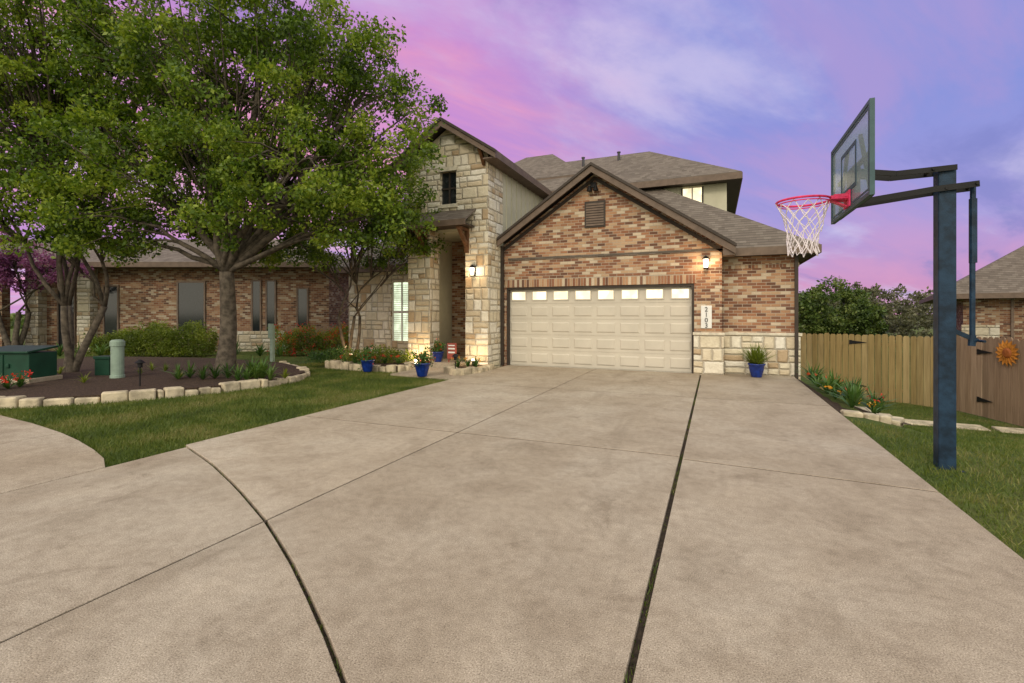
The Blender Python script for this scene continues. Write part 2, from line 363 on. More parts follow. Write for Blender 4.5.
# ---------------------------------------------------------------- grass
def inpoly(x,y,poly):
    c=False; n=len(poly)
    for i in range(n):
        x1,y1=poly[i]; x2,y2=poly[i-1]
        if (y1>y)!=(y2>y) and x<(x2-x1)*(y-y1)/(y2-y1)+x1: c=not c
    return c
BED=[(-18,1.5),(-14.5,2.6),(-12.5,3.05),(-10.9,3.55),(-10.0,4.0),(-9.3,4.7),(-8.85,5.4),(-8.5,6.2),(-8.3,7.0),(-8.35,7.7),(-8.7,8.4),(-9.4,9.0),(-11,9.8),(-14,10),(-18,9)]
def kcy(x):
    for (c,d),(a,b) in zip(KC,KC[1:]):
        if a<=x<=c: return d+(b-d)*(c-x)/(c-a)
    return 2.67
P=[]
while len(P)<85000:
    x=random.uniform(-11,-5.27); y=random.uniform(2.6,12)
    if y<kcy(x)+.003 or inpoly(x,y,BED) or (x>-7.15 and y>9.3) or (y>9.95 and -10.1<x): continue
    if random.random()>min(1,7.0/max(4,math.hypot(x,y))): continue
    P.append((x,y,-.045))
while len(P)<160000:
    x=random.uniform(1.63,7.5); y=random.uniform(2.3,16)
    if x<2.75 and y>7.9: continue
    if random.random()>min(1,6.0/max(4,math.hypot(x,y))): continue
    P.append((x,y,H(x,y)-.012))
faces_np('grass',blades(np.array(P),.045,.008,.5),M['blade'])

# ---------------------------------------------------------------- house
house=empty('brick_house')
ZB=-.25
br=B(); st=B(); sid=B(); tr=B(); fa=B(); capb=B(); sh=B(); sold=B(); dk=B(); gl=B()
YG=12.35
br.box(-5.49,-5.36,YG,12.6,ZB,2.15)
br.box(-.46,.15,YG,12.6,.92,2.15)
zr=lambda X:5.05-.67*abs(X+2.87)
br.prismy([(-5.49,2.15),(.15,2.15),(.15,zr(.15)),(-2.87,5.05),(-5.49,zr(-5.49))],YG,12.6)
st.box(-.47,.19,YG-.07,12.58,ZB,.92); capb.box(-.49,.21,YG-.10,YG+.0,.92,.985)
sold.box(-5.40,-.42,YG-.012,YG+.05,2.155,2.37)
br.box(.15,1.75,12.7,13.0,.92,2.8); br.box(1.45,1.75,13.0,20,-1.2,2.8)
st.box(.15,1.79,12.63,12.98,-.6,.92); capb.box(.215,1.82,12.60,12.70,.92,.985)
sold.box(.15,1.77,12.685,12.70,2.5,2.6)
T0,T1=-8.0,-5.49; YT=11.44
st.box(T0,-7.27,YT,YT+.5,ZB,3.8); st.box(-6.17,T1,YT,YT+.3,ZB,3.8)
st.box(T0,T1,YT,YT+.3,3.8,4.4); st.box(T0,-6.95,YT,YT+.3,4.4,5.3); st.box(-6.45,T1,YT,YT+.3,4.4,5.3)
zt=lambda X:6.48-.66*abs(X+6.71)
st.prismy([(T0,5.3),(T1,5.3),(T1,zt(T1)),(-6.71,6.48),(T0,zt(T0))],YT,YT+.3)
st.box(T1-.3,T1,YT+.3,YG+.05,ZB,5.62)
capb.box(-7.0,-6.40,YT-.05,YT+.05,4.30,4.40); capb.box(-7.0,-6.40,YT-.03,YT+.05,5.3,5.42)
dk.box(-6.95,-6.45,YT+.12,YT+.2,4.4,5.3); tr.box(-6.72,-6.68,YT+.08,YT+.12,4.4,5.3); tr.box(-6.95,-6.45,YT+.075,YT+.115,4.83,4.87)
sid.box(T1-.3,T1-.01,YG+.05,16.4,2.6,5.62); sid.box(T0,T0+.3,YT+.3,16.4,0,5.6)
y=YG+.3
while y<16: sid.box(T1-.012,T1+.014,y,y+.045,2.6,5.5); y+=.38
br.box(T0+.3,-5.8,13.4,13.6,0,3.8); br.box(-5.97,-5.8,YT+.3,13.4,0,3.8)
sid.box(T0+.3,-5.97,YT+.3,13.4,3.7,3.78)
wd=B(); wd.box(-7.15,-6.25,13.33,13.39,.15,2.6); gl2=B().box(-6.95,-6.5,13.31,13.335,1.0,2.3)
sh.slab([(-6.71,11.09,6.65),(-5.14,11.09,5.61),(-5.14,17,5.61),(-6.71,17,6.65)],.05)
sh.slab([(-6.71,11.09,6.65),(-8.28,11.09,5.61),(-8.28,17,5.61),(-6.71,17,6.65)],.05)
def rake(b,xa,za,xb,zb,y,h,t=.04):
    b.poly([(xa,y-t,za),(xb,y-t,zb),(xb,y-t,zb-h),(xa,y-t,za-h),(xa,y,za),(xb,y,zb),(xb,y,zb-h),(xa,y,za-h)],
      [(0,1,2,3),(7,6,5,4),(0,4,5,1),(1,5,6,2),(2,6,7,3),(3,7,4,0)])
for s_ in (1,-1):
    rake(fa,-6.71,6.61,-6.71+s_*1.59,5.57,11.12,.20); rake(tr,-6.71,6.64,-6.71+s_*1.63,5.56,11.08,.07)
    tr.slab([(-6.71,11.13,6.58),(-6.71+s_*1.55,11.13,5.55),(-6.71+s_*1.55,16,5.55),(-6.71,16,6.58)],.03)
fa.box(-5.17,-5.12,11.12,16.2,5.40,5.58); fa.box(-5.5,-5.17,11.14,16,5.40,5.43)
sh_b=[(-7.65,10.85,3.86),(-5.85,10.85,3.86),(-5.85,11.44,4.22),(-7.65,11.44,4.22)]
sh.slab(sh_b,.05); fa.box(-7.65,-5.85,10.82,10.86,3.70,3.85); tr.box(-7.62,-5.88,10.87,11.43,3.72,3.76)
for xx in (-7.4,-6.1):
    wd.obox((xx,10.95,3.68),(xx,11.42,3.2),.09,.09); wd.box(xx-.05,xx+.05,11.35,11.438,3.05,3.7); wd.box(xx-.05,xx+.05,10.9,11.35,3.62,3.7)
for xx in (-7.9,-5.6): wd.obox((xx,11.15,zt(xx)-.05),(xx,11.43,zt(xx)-.4),.08,.08)
sh.slab([(-2.87,11.95,5.24),(.42,11.95,3.036),(.42,16,3.036),(-2.87,16,5.24)],.05)
sh.slab([(-2.87,11.95,5.24),(-5.47,11.95,3.50),(-5.47,16,3.5),(-2.87,16,5.24)],.05)
rake(fa,-2.87,5.20,.43,2.99,11.99,.21); rake(fa,-2.87,5.20,-5.46,3.46,11.99,.21)
rake(tr,-2.87,5.23,.45,3.005,11.95,.07); rake(tr,-2.87,5.23,-5.46,3.49,11.95,.07)
tr.slab([(-2.87,12,5.17),(.40,12,2.98),(.40,12.7,2.98),(-2.87,12.7,5.17)],.03); tr.slab([(-2.87,12,5.17),(-5.46,12,3.43),(-5.46,12.5,3.43),(-2.87,12.5,5.17)],.03)
rake(tr,-2.87,4.98,.17,2.94,YG,.10,.03); rake(tr,-2.87,4.98,-5.485,3.23,YG,.10,.03)
fa.box(.17,.42,12.0,12.7,2.76,2.97)
sh.slab([(-5.3,12.32,2.95),(2.12,12.32,2.95),(-1.7,16.12,5.50),(-5.3,16.12,5.50)],.05)
sh.slab([(2.12,12.32,2.95),(2.12,22,2.95),(-1.7,22,5.5),(-1.7,16.12,5.5)],.05)
fa.box(.43,2.14,12.29,12.33,2.76,2.94); fa.box(2.1,2.14,12.34,22,2.76,2.94); tr.box(.43,2.1,12.335,12.7,2.78,2.81); tr.box(1.75,2.1,12.7,22,2.78,2.81)
sid.box(-11.6,.33,16.1,21.3,0,5.52)
x=-4.9
while x<.3: sid.box(x,x+.045,16.078,16.1,3,5.5); x+=.38
gl.box(-.93,-.38,16.05,16.07,4.85,5.34); tr.box(-.98,-.93,16.04,16.09,4.8,5.36); tr.box(-.38,-.33,16.04,16.09,4.8,5.36); tr.box(-.67,-.64,16.03,16.05,4.85,5.34)
def hip(x0,x1,y0,y1,z,rx0,rx1,ry,rz):
    a=(x0,y0,z);b_=(x1,y0,z);c=(x1,y1,z);d=(x0,y1,z);p=(rx0,ry,rz);q=(rx1,ry,rz)
    for pl in ([a,b_,q,p],[b_,c,q],[c,d,p,q],[d,a,p]): sh.slab(pl,.05)
    fa.box(x0,x1,y0-.02,y0+.02,z-.21,z-.02); fa.box(x1-.02,x1+.02,y0+.02,y1,z-.21,z-.02); fa.box(x0-.02,x0+.02,y0+.02,y1,z-.21,z-.02)
    tr.box(x0+.02,x1-.02,y0+.02,y1,z-.2,z-.17)
hip(-12,.73,15.7,21.7,5.62,-9,-2.27,18.7,7.52)
hip(-9.4,-4.3,16.9,22,6.45,-7.5,-6.3,19.4,8.15)
for p in ((-4.6,17.9,7.0),(-3.3,18.1,7.1)): dk.lathe([(.05,0),(.05,.30),(.07,.31),(.07,.35)],p,10)
st.box(-11.5,-9.75,13.0,13.3,ZB,2.9); st.box(-9.0,-8.75,13.0,13.3,.55,2.45); st.box(-9.75,-8.0,13.0,13.3,ZB,.55); st.box(-9.75,-8.0,13.0,13.3,2.45,2.9); st.box(-8.1,-8.0,13,13.3,.55,2.45)
st.box(-11.5,-11.2,13.3,20,ZB,2.9)
shut=B(); wh=B()
for a,b_ in ((-9.75,-9.0),(-8.75,-8.1)):
    shut.box(a,b_,13.16,13.18,.55,2.45)
    for k in range(26): wh.box(a+.04,b_-.04,13.10,13.14,.60+k*.07,.62+k*.07)
    for xx in (a,(a+b_)/2-.02,b_-.05): wh.box(xx,xx+.05,13.06,13.10,.55,2.45)
    wh.box(a+.05,b_-.05,13.07,13.095,1.45,1.52)
sh.slab([(-11.9,12.6,2.98),(-8.0,12.6,2.98),(-8.0,16.1,5.3),(-10,16.1,5.3)],.05); sh.slab([(-11.9,12.6,2.98),(-10,16.1,5.3),(-11.9,20,2.98)],.05)
fa.box(-11.9,-8.02,12.57,12.61,2.78,2.96); tr.box(-11.9,-8.02,12.62,13.0,2.8,2.83)
tr.box(1.665,1.735,12.55,12.61,-.05,2.85); tr.box(-5.48,-5.41,12.22,12.30,0,3.3)
tr.box(-3.13,-2.59,YG-.03,YG+.02,3.66,4.34)
for k in range(9): fa.poly([(-3.09,YG-.05,3.70+k*.066),(-2.63,YG-.05,3.70+k*.066),(-2.63,YG-.028,3.76+k*.066),(-3.09,YG-.028,3.76+k*.066)],[(0,1,2,3)])
sid.box(-5.49,1.45,13.0,13.05,0,2.6)
for b_,n,mt,bv in ((br,'brick_walls','brick',0),(st,'stone_walls','stone',.012),(sid,'siding_walls','siding',0),(tr,'trim','trimd',0),(fa,'fascia','fasc',0),(capb,'stone_sills','cap',.008),(sh,'roof','shingle',0),(sold,'soldier_course','soldier',0),(dk,'dark_glass','dark',0),(gl,'lit_windows','glow',0),(wd,'front_door','wood',0),(gl2,'door_glass','glow',0),(shut,'window_panes','shut',0),(wh,'shutters','white',0)):
    b_.out(n,M[mt],house,bev=bv)
gd=B(); YD=12.50; gw=B(); gfr=B()
dx0,dx1=-5.34,-.48; nC=8; hs=2.13/5
gd.box(dx0,dx1,YD,YD+.05,-.02,2.15)
for r in range(5):
    z0=r*hs; gd.box(dx0,dx1,YD-.012,YD,z0+.006,z0+hs-.006)
    for c in range(nC):
        a=dx0+(c+.5)*(dx1-dx0)/nC; hw=.245
        if r<4:
            x0,x1,za,zb=a-hw,a+hw,z0+.08,z0+hs-.08
            gd.poly([(x0,YD-.012,za),(x1,YD-.012,za),(x1,YD-.012,zb),(x0,YD-.012,zb),(x0+.03,YD-.03,za+.03),(x1-.03,YD-.03,za+.03),(x1-.03,YD-.03,zb-.03),(x0+.03,YD-.03,zb-.03)],[(0,1,5,4),(1,2,6,5),(2,3,7,6),(3,0,4,7),(4,5,6,7)])
        else:
            x0,x1,za,zb=a-.225,a+.225,z0+.08,z0+hs-.07
            gw.box(x0+.03,x1-.03,YD-.022,YD-.016,za+.03,zb-.03)
            for q in ((x0,x1,za,za+.03),(x0,x1,zb-.03,zb),(x0,x0+.03,za+.03,zb-.03),(x1-.03,x1,za+.03,zb-.03)): gfr.box(q[0],q[1],YD-.034,YD-.012,q[2],q[3])
gd.out('garage_door',M['door'],house); gw.out('garage_door_windows',M['glow'],house); gfr.out('garage_window_frames',M['door'],house)
fr=B(); fr.box(-5.36,-5.30,YG+.02,YD-.035,0,2.15).box(-.52,-.46,YG+.02,YD-.035,0,2.15).box(-5.30,-.52,YG+.02,YD-.035,2.09,2.15); fr.out('garage_door_frame',M['trimd'],house)
pq=empty('house_number_sign'); 
B().box(-.31,-.07,YG-.035,YG-.003,1.08,1.62).out('plaque',M['white'],pq,bev=.01)
cu=bpy.data.curves.new('digits','FONT'); cu.body='2\n1\n0\n3'; cu.size=.15; cu.align_x='CENTER'; cu.extrude=.004; cu.space_line=.85
to=bpy.data.objects.new('digits',cu); SC.collection.objects.link(to); to.location=(-.19,YG-.042,1.48); to.rotation_euler=(math.pi/2,0,0); cu.materials.append(M['black']); to.parent=pq
def lantern(p,power):
    e=empty('wall_lantern',p)
    B().box(-.05,.05,-.02,.0,-.12,.14).obox((0,-.02,.1),(0,-.12,.14),.02,.02).lathe([(.02,.17),(.09,.10),(.09,.09)],(0,-.12,0),6).lathe([(.05,-.14),(.06,-.12),(.05,-.11)],(0,-.12,0),6).out('frame',M['black'],e)
    B().lathe([(.045,-.10),(.06,.085)],(0,-.12,0),8).out('lamp_glass',emis('lantern_glow',(1,.82,.55),9),e)
    L=bpy.data.lights.new('lantern_light','POINT'); L.energy=power; L.color=(1,.68,.38); L.shadow_soft_size=.08
    o=bpy.data.objects.new('lantern_light',L); SC.collection.objects.link(o); o.location=(0,-.3,0); o.parent=e
lantern((-.2,YG,2.62),13); lantern((-5.9,YT,2.55),11)
fl=empty('flood_light',(-2.9,YG,4.72)); B().box(-.07,.07,-.06,0,-.03,.1).lathe([(.03,0),(.07,-.12),(.07,-.14)],(-.08,-.12,0),12).lathe([(.03,0),(.07,-.12),(.07,-.14)],(.08,-.12,0),12).out('head',M['black'],fl)
def uplight(p,power):
    e=empty('landscape_light',p); B().lathe([(.035,0),(.035,.12),(.05,.14)],(0,0,0),10).out('body',M['black'],e)
    B().lathe([(.05,.145),(.045,.18)],(0,0,0),10).out('lens',emis('uplight_glow',(1,.8,.45),30),e)
    L=bpy.data.lights.new('uplight','POINT'); L.energy=power; L.color=(1,.65,.33); L.shadow_soft_size=.05
    o=bpy.data.objects.new('uplight',L); SC.collection.objects.link(o); o.location=(0,0,.3); o.parent=e
uplight((-7.5,11.1,.0),18); uplight((-9.55,10.9,.12),18); uplight((-5.75,11.1,.08),7)

# ---------------------------------------------------------------- neighbours
def nbox(name,l,d,z=0,rot=0):
    x,y=W(l,d); return empty(name,(x,y,z),TH+rot)
nh=nbox('neighbour_house',-7.2,19.0)
b1=B(); s1=B(); t1=B(); d1=B(); r1=B(); w1=B()
b1.box(-11.5,0,0,.3,-.3,3.3); b1.box(-.3,0,.3,9,-.3,3.3)
s1.box(-4.2,.04,-.06,.24,-.3,.75); s1.box(-9.6,-9.1,-.35,0,-.3,3.3); s1.box(-11.6,-11.1,-.35,0,-.3,3.3)
b1.box(-17,-11.6,-1.2,-.9,-.3,3.3)
for a,b_,za,zb in ((-2.98,-2.70,.75,2.7),(-2.42,-2.12,.75,2.7),(-1.2,-.85,.85,2.4),(-6.1+.2,-4.9,.7,2.65),(-8.8,-8.3,.6,2.5),(-10.6,-10.0,.1,2.5)):
    d1.box(a,b_,-.03,.01,za,zb); 
    for q in ((a-.06,a,za-.05,zb+.06),(b_,b_+.06,za-.05,zb+.06),(a,b_,zb,zb+.06),(a,b_,za-.05,za)): t1.box(q[0],q[1],-.05,.01,q[2],q[3])
w1.box(-15.8,-12.3,-1.24,-1.21,0,2.3)
for k in range(4):
    for c in range(6): w1.box(-15.7+c*.57,-15.7+c*.57+.47,-1.26,-1.24,.06+k*.56,.06+k*.56+.44)
r1.slab([(-18,-.7,3.4),(.5,-.7,3.4),(-3,3.5,4.9),(-18,3.5,4.9)],.06); r1.slab([(.5,-.7,3.4),(.5,9,3.4),(-3,9,4.9),(-3,3.5,4.9)],.06)
r1.slab([(-18,-1.6,3.4),(-11.2,-1.6,3.4),(-14.5,1.0,4.8)],.06)
t1.box(-18,.5,-.73,-.69,3.2,3.39); t1.box(.47,.51,-.69,9,3.2,3.39); t1.box(-18,.47,-.68,0,3.2,3.23)
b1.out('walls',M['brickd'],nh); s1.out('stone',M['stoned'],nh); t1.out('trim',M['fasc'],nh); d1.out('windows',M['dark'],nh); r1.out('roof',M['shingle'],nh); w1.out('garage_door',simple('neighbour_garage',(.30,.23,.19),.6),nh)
n2=nbox('neighbour_house',19.75,16.9,0,math.radians(-38))
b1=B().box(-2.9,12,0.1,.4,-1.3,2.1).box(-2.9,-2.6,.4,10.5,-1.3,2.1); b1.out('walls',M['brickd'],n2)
cA=(-3.75,-.5,2.2); cB=(14,-.5,2.2); cC=(14,11.5,2.2); cD=(-3.75,11.5,2.2); rA=(2.25,5.5,6.3); rB=(9,5.5,6.3)
rr=B()
for pl in ([cA,cB,rB,rA],[cB,cC,rB],[cC,cD,rA,rB],[cD,cA,rA]): rr.slab(pl,.06)
rr.out('roof',M['shingle'],n2)
t1=B(); t1.box(-3.78,14,-.53,-.49,2.0,2.19); t1.box(-3.79,-3.75,-.49,11.5,2.0,2.19); t1.box(-3.74,13.9,-.48,11.4,2.02,2.05); t1.box(-1.6,-1.53,.03,.1,-1,2.1); t1.out('trim',M['fasc'],n2)
B().box(-.6,.5,.06,.12,.3,1.6).out('windows',M['dark'],n2)
B().box(-2.95,-1.9,.04,.1,-1.3,1.0).out('stone',M['stoned'],n2)

# ---------------------------------------------------------------- fences
def fence(name,p,q,mat,h=1.83,zf=None,rails=True,gap=.152):
    e=empty(name,(p[0],p[1],0),math.atan2(q[1]-p[1],q[0]-p[0])); L=math.hypot(q[0]-p[0],q[1]-p[1]); b=B(); x=0
    while x<L:
        wx=p[0]+(q[0]-p[0])*x/L; wy=p[1]+(q[1]-p[1])*x/L; z=(zf(wx,wy) if zf else -.03)-.03; hh=h+random.uniform(-.02,.02); w=.138; dy=random.uniform(-.007,.007)
        b.prismy([(x,z),(x+w,z),(x+w,z+hh-.04),(x+w-.03,z+hh),(x+.03,z+hh),(x,z+hh-.04)],dy,dy+.018); x+=gap
    b.out('pickets',mat,e)
    if rails:
        z0=zf(*p) if zf else 0; z1=zf(*q) if zf else 0
        r=B()
        for k in (.3,h-.3): r.obox((0,.05,z0+k),(L,.05,z1+k),.04,.09)
        x=0
        while x<=L: zz=z0+(z1-z0)*x/L; r.box(x-.045,x+.045,.07,.16,zz-.1,zz+h-.05); x+=2.2
        r.out('rails_posts',mat,e)
    return e
fz=lambda x,y:-.95
f1=fence('wood_fence',(1.85,17.2),(4.75,15.95),M['fence'],zf=fz)
gt=fence('wood_gate',(4.78,15.9),(5.35,15.3),M['fence'],zf=fz,rails=False)
f3=fence('wood_fence',(5.38,15.25),(6.9,10.2),M['fence2'],zf=lambda x,y:-.90)
B().box(-.07,.07,-.05,.09,-1.0,.98).out('corner_post',M['fence'],f3)
def hinge(P,ang,par):
    e=B(); e.prismy([(0,-.05),(.30,-.012),(.36,0),(.30,.012),(0,.05)],-.02,-.012); e.box(-.06,.0,-.02,-.01,-.06,.06)
    o=e.out('hinge',M['black'],par); o.location=P; o.rotation_euler=(0,0,ang)
hinge((1.9,0,.62),0,f1); hinge((1.9,0,-.6),0,f1)
hinge((.85,-.0,.55),0,f3); hinge((.85,0,-.55),0,f3)
sx=1.6; dfl=empty('metal_sunflower_decoration')
Lf=math.hypot(1.52,5.05); ux,uy=1.52/Lf,-5.05/Lf; dfl.location=Vector((5.38+ux*sx,15.25+uy*sx,.58)); dfl.rotation_euler=(0,0,math.atan2(uy,ux))
b=B()
for k in range(16):
    t=k*math.pi/8; c,s=math.cos(t),math.sin(t); R=.30; r0=.07; hw=.055
    b.poly([(c*r0,-.05,s*r0),(c*.18-s*hw,-.07,s*.18+c*hw),(c*R,-.05,s*R),(c*.18+s*hw,-.06,s*.18-c*hw)],[(0,1,2,3)])
b.out('petals',M['rust'],dfl); o=B().lathe([(.11,0),(.08,.03),(.0,.04)],(0,0,0),16).out('centre',simple('petal_centre',(.30,.09,.02),.7),dfl); o.rotation_euler=(math.pi/2,0,0); o.location=(0,-.055,0)
fence('wood_fence',W(-8.6,18.4),W(-6.9,18.4),M['fence2'],h=1.0)

# ---------------------------------------------------------------- basketball hoop
hp=empty('basketball_hoop',(2.02,5.85,0)); zb=-.08
B().box(-.068,.068,-.068,.068,zb,2.82).out('pole',M['navy'],hp,bev=.012)
B().box(-.14,.14,-.14,.14,zb-.02,zb+.015).lathe([(.02,.015),(.02,.04)],(.1,.1,zb),8).lathe([(.02,.015),(.02,.04)],(-.1,-.1,zb),8).lathe([(.02,.015),(.02,.04)],(.1,-.1,zb),8).out('base_plate',M['navy'],hp)
bx=-.77
a=B()
for s_ in (-.095,.095):
    a.obox((.06,s_,2.79),(-.40,s_,2.78),.014,.05); a.obox((-.40,s_,2.78),(bx+.05,s_,2.84),.014,.05)
    a.obox((.22,s_,2.62),(-.1,s_,2.60),.014,.055); a.obox((-.1,s_,2.60),(bx+.05,s_,2.53),.014,.055)
a.box(bx+.02,bx+.06,-.18,.18,2.48,2.9)
for zz in (2.50,2.88): a.box(bx+.03,bx+.06,-.62,.62,zz-.02,zz+.02)
for yy in (-.6,.6): a.obox((bx+.045,yy,2.50),(bx+.045,yy*.4,3.15),.03,.03)
a.tube([(-.12,-.12,2.79),(-.12,.12,2.79)],.014); a.tube([(.2,-.12,2.62),(.2,.12,2.62)],.014)
a.tube([(-.02,-.11,2.60),(-.02,.11,2.60)],.014)
a.out('arms',M['black'],hp)
B().tube([(.21,0,2.62),(.205,0,1.9),(.205,0,1.2)],.022,10).obox((.05,0,1.27),(.24,0,1.17),.03,.04).tube([(.205,0,1.22),(.20,0,1.12)],.03,8).tube([(.24,-.02,1.17),(.24,-.14,1.17)],.012).tube([(.21,0,1.9),(.21,0,2.5)],.03,10).out('lift_rod',M['navy'],hp)
bb0,bb1,bz0,bz1=-.765,.765,2.46,3.30
m,nb,bs=newmat('acrylic_board'); fin(nb,bs,nb.mix(nb.noise(objco(nb),2,3),(.34,.47,.50),(.46,.60,.62)),.12,None,0,.5)
tp=nb.n('ShaderNodeBsdfTransparent'); tp.inputs[0].default_value=(.80,.92,.92,1); mx=nb.n('ShaderNodeMixShader'); mx.inputs[0].default_value=.5
nb.t.links.new(tp.outputs[0],mx.inputs[1]); nb.t.links.new(bs.outputs[0],mx.inputs[2]); nb.t.links.new(mx.outputs[0],nb.t.nodes['Material Output'].inputs[0])
B().box(bx,bx+.012,bb0+.03,bb1-.03,bz0+.03,bz1-.03).out('backboard',m,hp)
f=B(); f.box(bx-.008,bx+.03,bb0,bb1,bz0,bz0+.035).box(bx-.008,bx+.03,bb0,bb1,bz1-.035,bz1).box(bx-.008,bx+.03,bb0,bb0+.035,bz0+.035,bz1-.035).box(bx-.008,bx+.03,bb1-.035,bb1,bz0+.035,bz1-.035); f.out('board_frame',simple('board_frame_grey',(.05,.10,.11),.5),hp)
f=B()
tx=bx-.004
for q in ((-.3,.3,2.66,2.70),(-.3,.3,3.06,3.10),(-.3,-.26,2.70,3.06),(.26,.3,2.70,3.06)): f.box(tx,bx-.001,*q)
for q in ((bb0+.05,bb1-.05,bz1-.07,bz1-.05),(bb0+.05,bb1-.05,bz0+.05,bz0+.07),(bb0+.05,bb0+.07,bz0+.07,bz1-.07),(bb1-.07,bb1-.05,bz0+.07,bz1-.07)): f.box(tx,bx-.001,*q)
f.out('board_lines',simple('board_line_dark',(.04,.09,.11),.5),hp)
rc=(bx-.15-.25,0,2.60); R=.245
r=B(); ring=[(rc[0]+R*math.cos(t),R*math.sin(t),rc[2]) for t in np.linspace(0,2*math.pi,33)]
r.tube(ring,.012,8); r.obox((bx,-.07,2.60),(rc[0]+R*.93,-.09,2.60),.02,.035).obox((bx,.07,2.60),(rc[0]+R*.93,.09,2.60),.02,.035)
r.box(bx-.02,bx-.006,-.11,.11,2.50,2.66); r.box(bx-.16,bx-.02,-.07,.07,2.575,2.59); r.obox((bx-.02,0,2.51),(rc[0]+R,0,2.585),.08,.012); r.box(bx-.14,bx-.02,-.09,.09,2.60,2.63)
ring2=[(rc[0]+(R-.004)*math.cos(t),(R-.004)*math.sin(t),rc[2]-.028) for t in np.linspace(0,2*math.pi,33)]; r.tube(ring2,.006,6)
r.out('rim',M['rim'],hp)
nt=B(); rows=7; prof=[.24,.215,.188,.165,.148,.138,.132,.137]; nn=12
def npnt(j,i): 
    t=2*math.pi*(i+.5*(j%2))/nn; rr=prof[j]; return (rc[0]+rr*math.cos(t)+.012*math.sin(i*5+j),rr*math.sin(t)+.010*math.sin(i*2+j*3),rc[2]-.02-j*.077-.014*math.sin(i*3+j*2))
for j in range(rows):
    for i in range(nn):
        o=0 if j%2==0 else 1
        nt.tube([npnt(j,i),npnt(j+1,i-1+o)],.0048,5); nt.tube([npnt(j,i),npnt(j+1,i+o)],.0048,5)
nt.out('net',M['net'],hp)

# ---------------------------------------------------------------- trees
def tree(name,base,lobes,trunk_r,fork_z,mat,per,nper,lsize,clump=.42,stems=1,z0=0):
    e=empty(name,(0,0,0)); b=B(); bxy=W(*base); cl=[]; rs=[]
    forks=[]
    for s_ in range(stems):
        ox,oy=(random.uniform(-.12,.12),random.uniform(-.12,.12)) if stems>1 else (0,0)
        lx,ly=(random.uniform(-.5,.5),random.uniform(-.5,.5)) if stems>1 else (.08,.05)
        pts=[];rad=[]
        for k in range(7):
            t=k/6; pts.append((bxy[0]+ox+lx*t+.05*math.sin(3*t+s_),bxy[1]+oy+ly*t+.04*math.sin(4*t+s_*2),z0-.1+(fork_z+.1)*t)); rad.append(trunk_r*(1.45-.45*min(1,t*4)) *(1-.25*t))
        b.tube(pts,rad,12); forks.append(Vector(pts[-1]))
    for li,(l,d,z,r) in enumerate(lobes):
        cx,cyy=W(l,d); C=Vector((cx,cyy,z)); F=forks[li%stems]
        mid=(F+C)/2+Vector((random.uniform(-.3,.3),random.uniform(-.3,.3),random.uniform(-.1,.5)))
        bp=[]
        for k in range(9):
            t=k/8; p=F*(1-t)**2+mid*2*t*(1-t)+C*t*t; bp.append(p+Vector((random.uniform(-.05,.05),)*3)*(1 if 0<k else 0))
        b.tube(bp,[trunk_r*.58*(1-.82*k/8)*(1 if r>.95 else .6) for k in range(9)],8)
        n=int(nper*r*r)
        for i in range(n):
            v=Vector(rng.normal(size=3)); v.normalize(); rr=r*(.45+.65*random.random()**.6)
            P=C+Vector((v.x*rr,v.y*rr,v.z*rr*.85))
            cl.append(tuple(P)); rs.append(clump*random.uniform(.5,1.2))
            if random.random()<.45:
                q=bp[random.randint(3,8)]; m_=(q+P)/2+Vector((0,0,random.uniform(-.1,.3)))
                b.tube([q,(q+m_)/2+Vector((0,0,.05)),m_,(m_+P)/2,P],[.03,.024,.018,.012,.005],5)
    b.out('trunk_and_limbs',M['bark'],e,smooth=True)
    faces_np('foliage',leaves(cl,per,1,lsize,.7,np.array(rs)),mat,e)
    return e
tree('oak_tree',(-6.4,10.7),[(-6.0,10.7,6.2,2.2),(-4.2,10.4,6.9,1.4),(-2.95,10.4,6.6,1.0),(-2.6,10.5,4.9,1.05),(-2.2,10.4,3.75,.7),(-2.15,10.4,5.8,.65),(-4.4,9.8,4.4,1.45),(-7.8,10.2,4.4,1.5),(-7.6,10.8,7.3,1.9),(-5.0,11.6,5.0,1.7),(-3.3,10.1,3.5,.85),(-8.4,10,3.4,.9),(-5.6,9.6,3.4,.8),(-5.4,10.6,8.0,1.6),(-6.6,10.4,4.6,1.2),(-7.4,11.5,3.3,.9),(-6.0,11.7,3.45,.9),(-4.9,11.6,3.4,.8),(-9.2,11.0,3.25,.9)],.19,2.35,M['leaf'],135,27,.088,.40)
tree('elm_tree',(-10.2,11.2),[(-10.6,11,5.2,1.9),(-12,10.5,4.7,1.5),(-9.3,10.4,4.0,1.0),(-11.5,11,7.5,2.1),(-9.0,11.5,6.2,1.6),(-10.9,10.4,6.3,1.5),(-8.9,11.2,8.6,1.5),(-10.2,10.4,8.2,1.4),(-10.4,10.6,3.5,.8)],.085,1.6,M['leaf2'],135,26,.088,.40,stems=3)
tree('live_oak_tree',(-4.9,14.4),[(-4.9,14.2,3.8,1.1),(-3.4,14.0,3.5,.9),(-2.55,13.2,3.9,.75),(-5.9,14.3,3.3,.75),(-3.9,13.8,4.4,1.0),(-2.9,13.4,3.2,.55)],.055,1.35,M['leaf'],115,34,.085,.33,stems=3)
tree('redbud_tree',(-18.2,17.6),[(-17.6,17.2,2.9,.85),(-18.6,17,2.8,.8),(-16.6,17.2,3.0,.65),(-17.9,17.2,3.7,.8),(-15.7,17.2,2.9,.5)],.10,1.5,M['leafp'],90,38,.09,.28,stems=3)
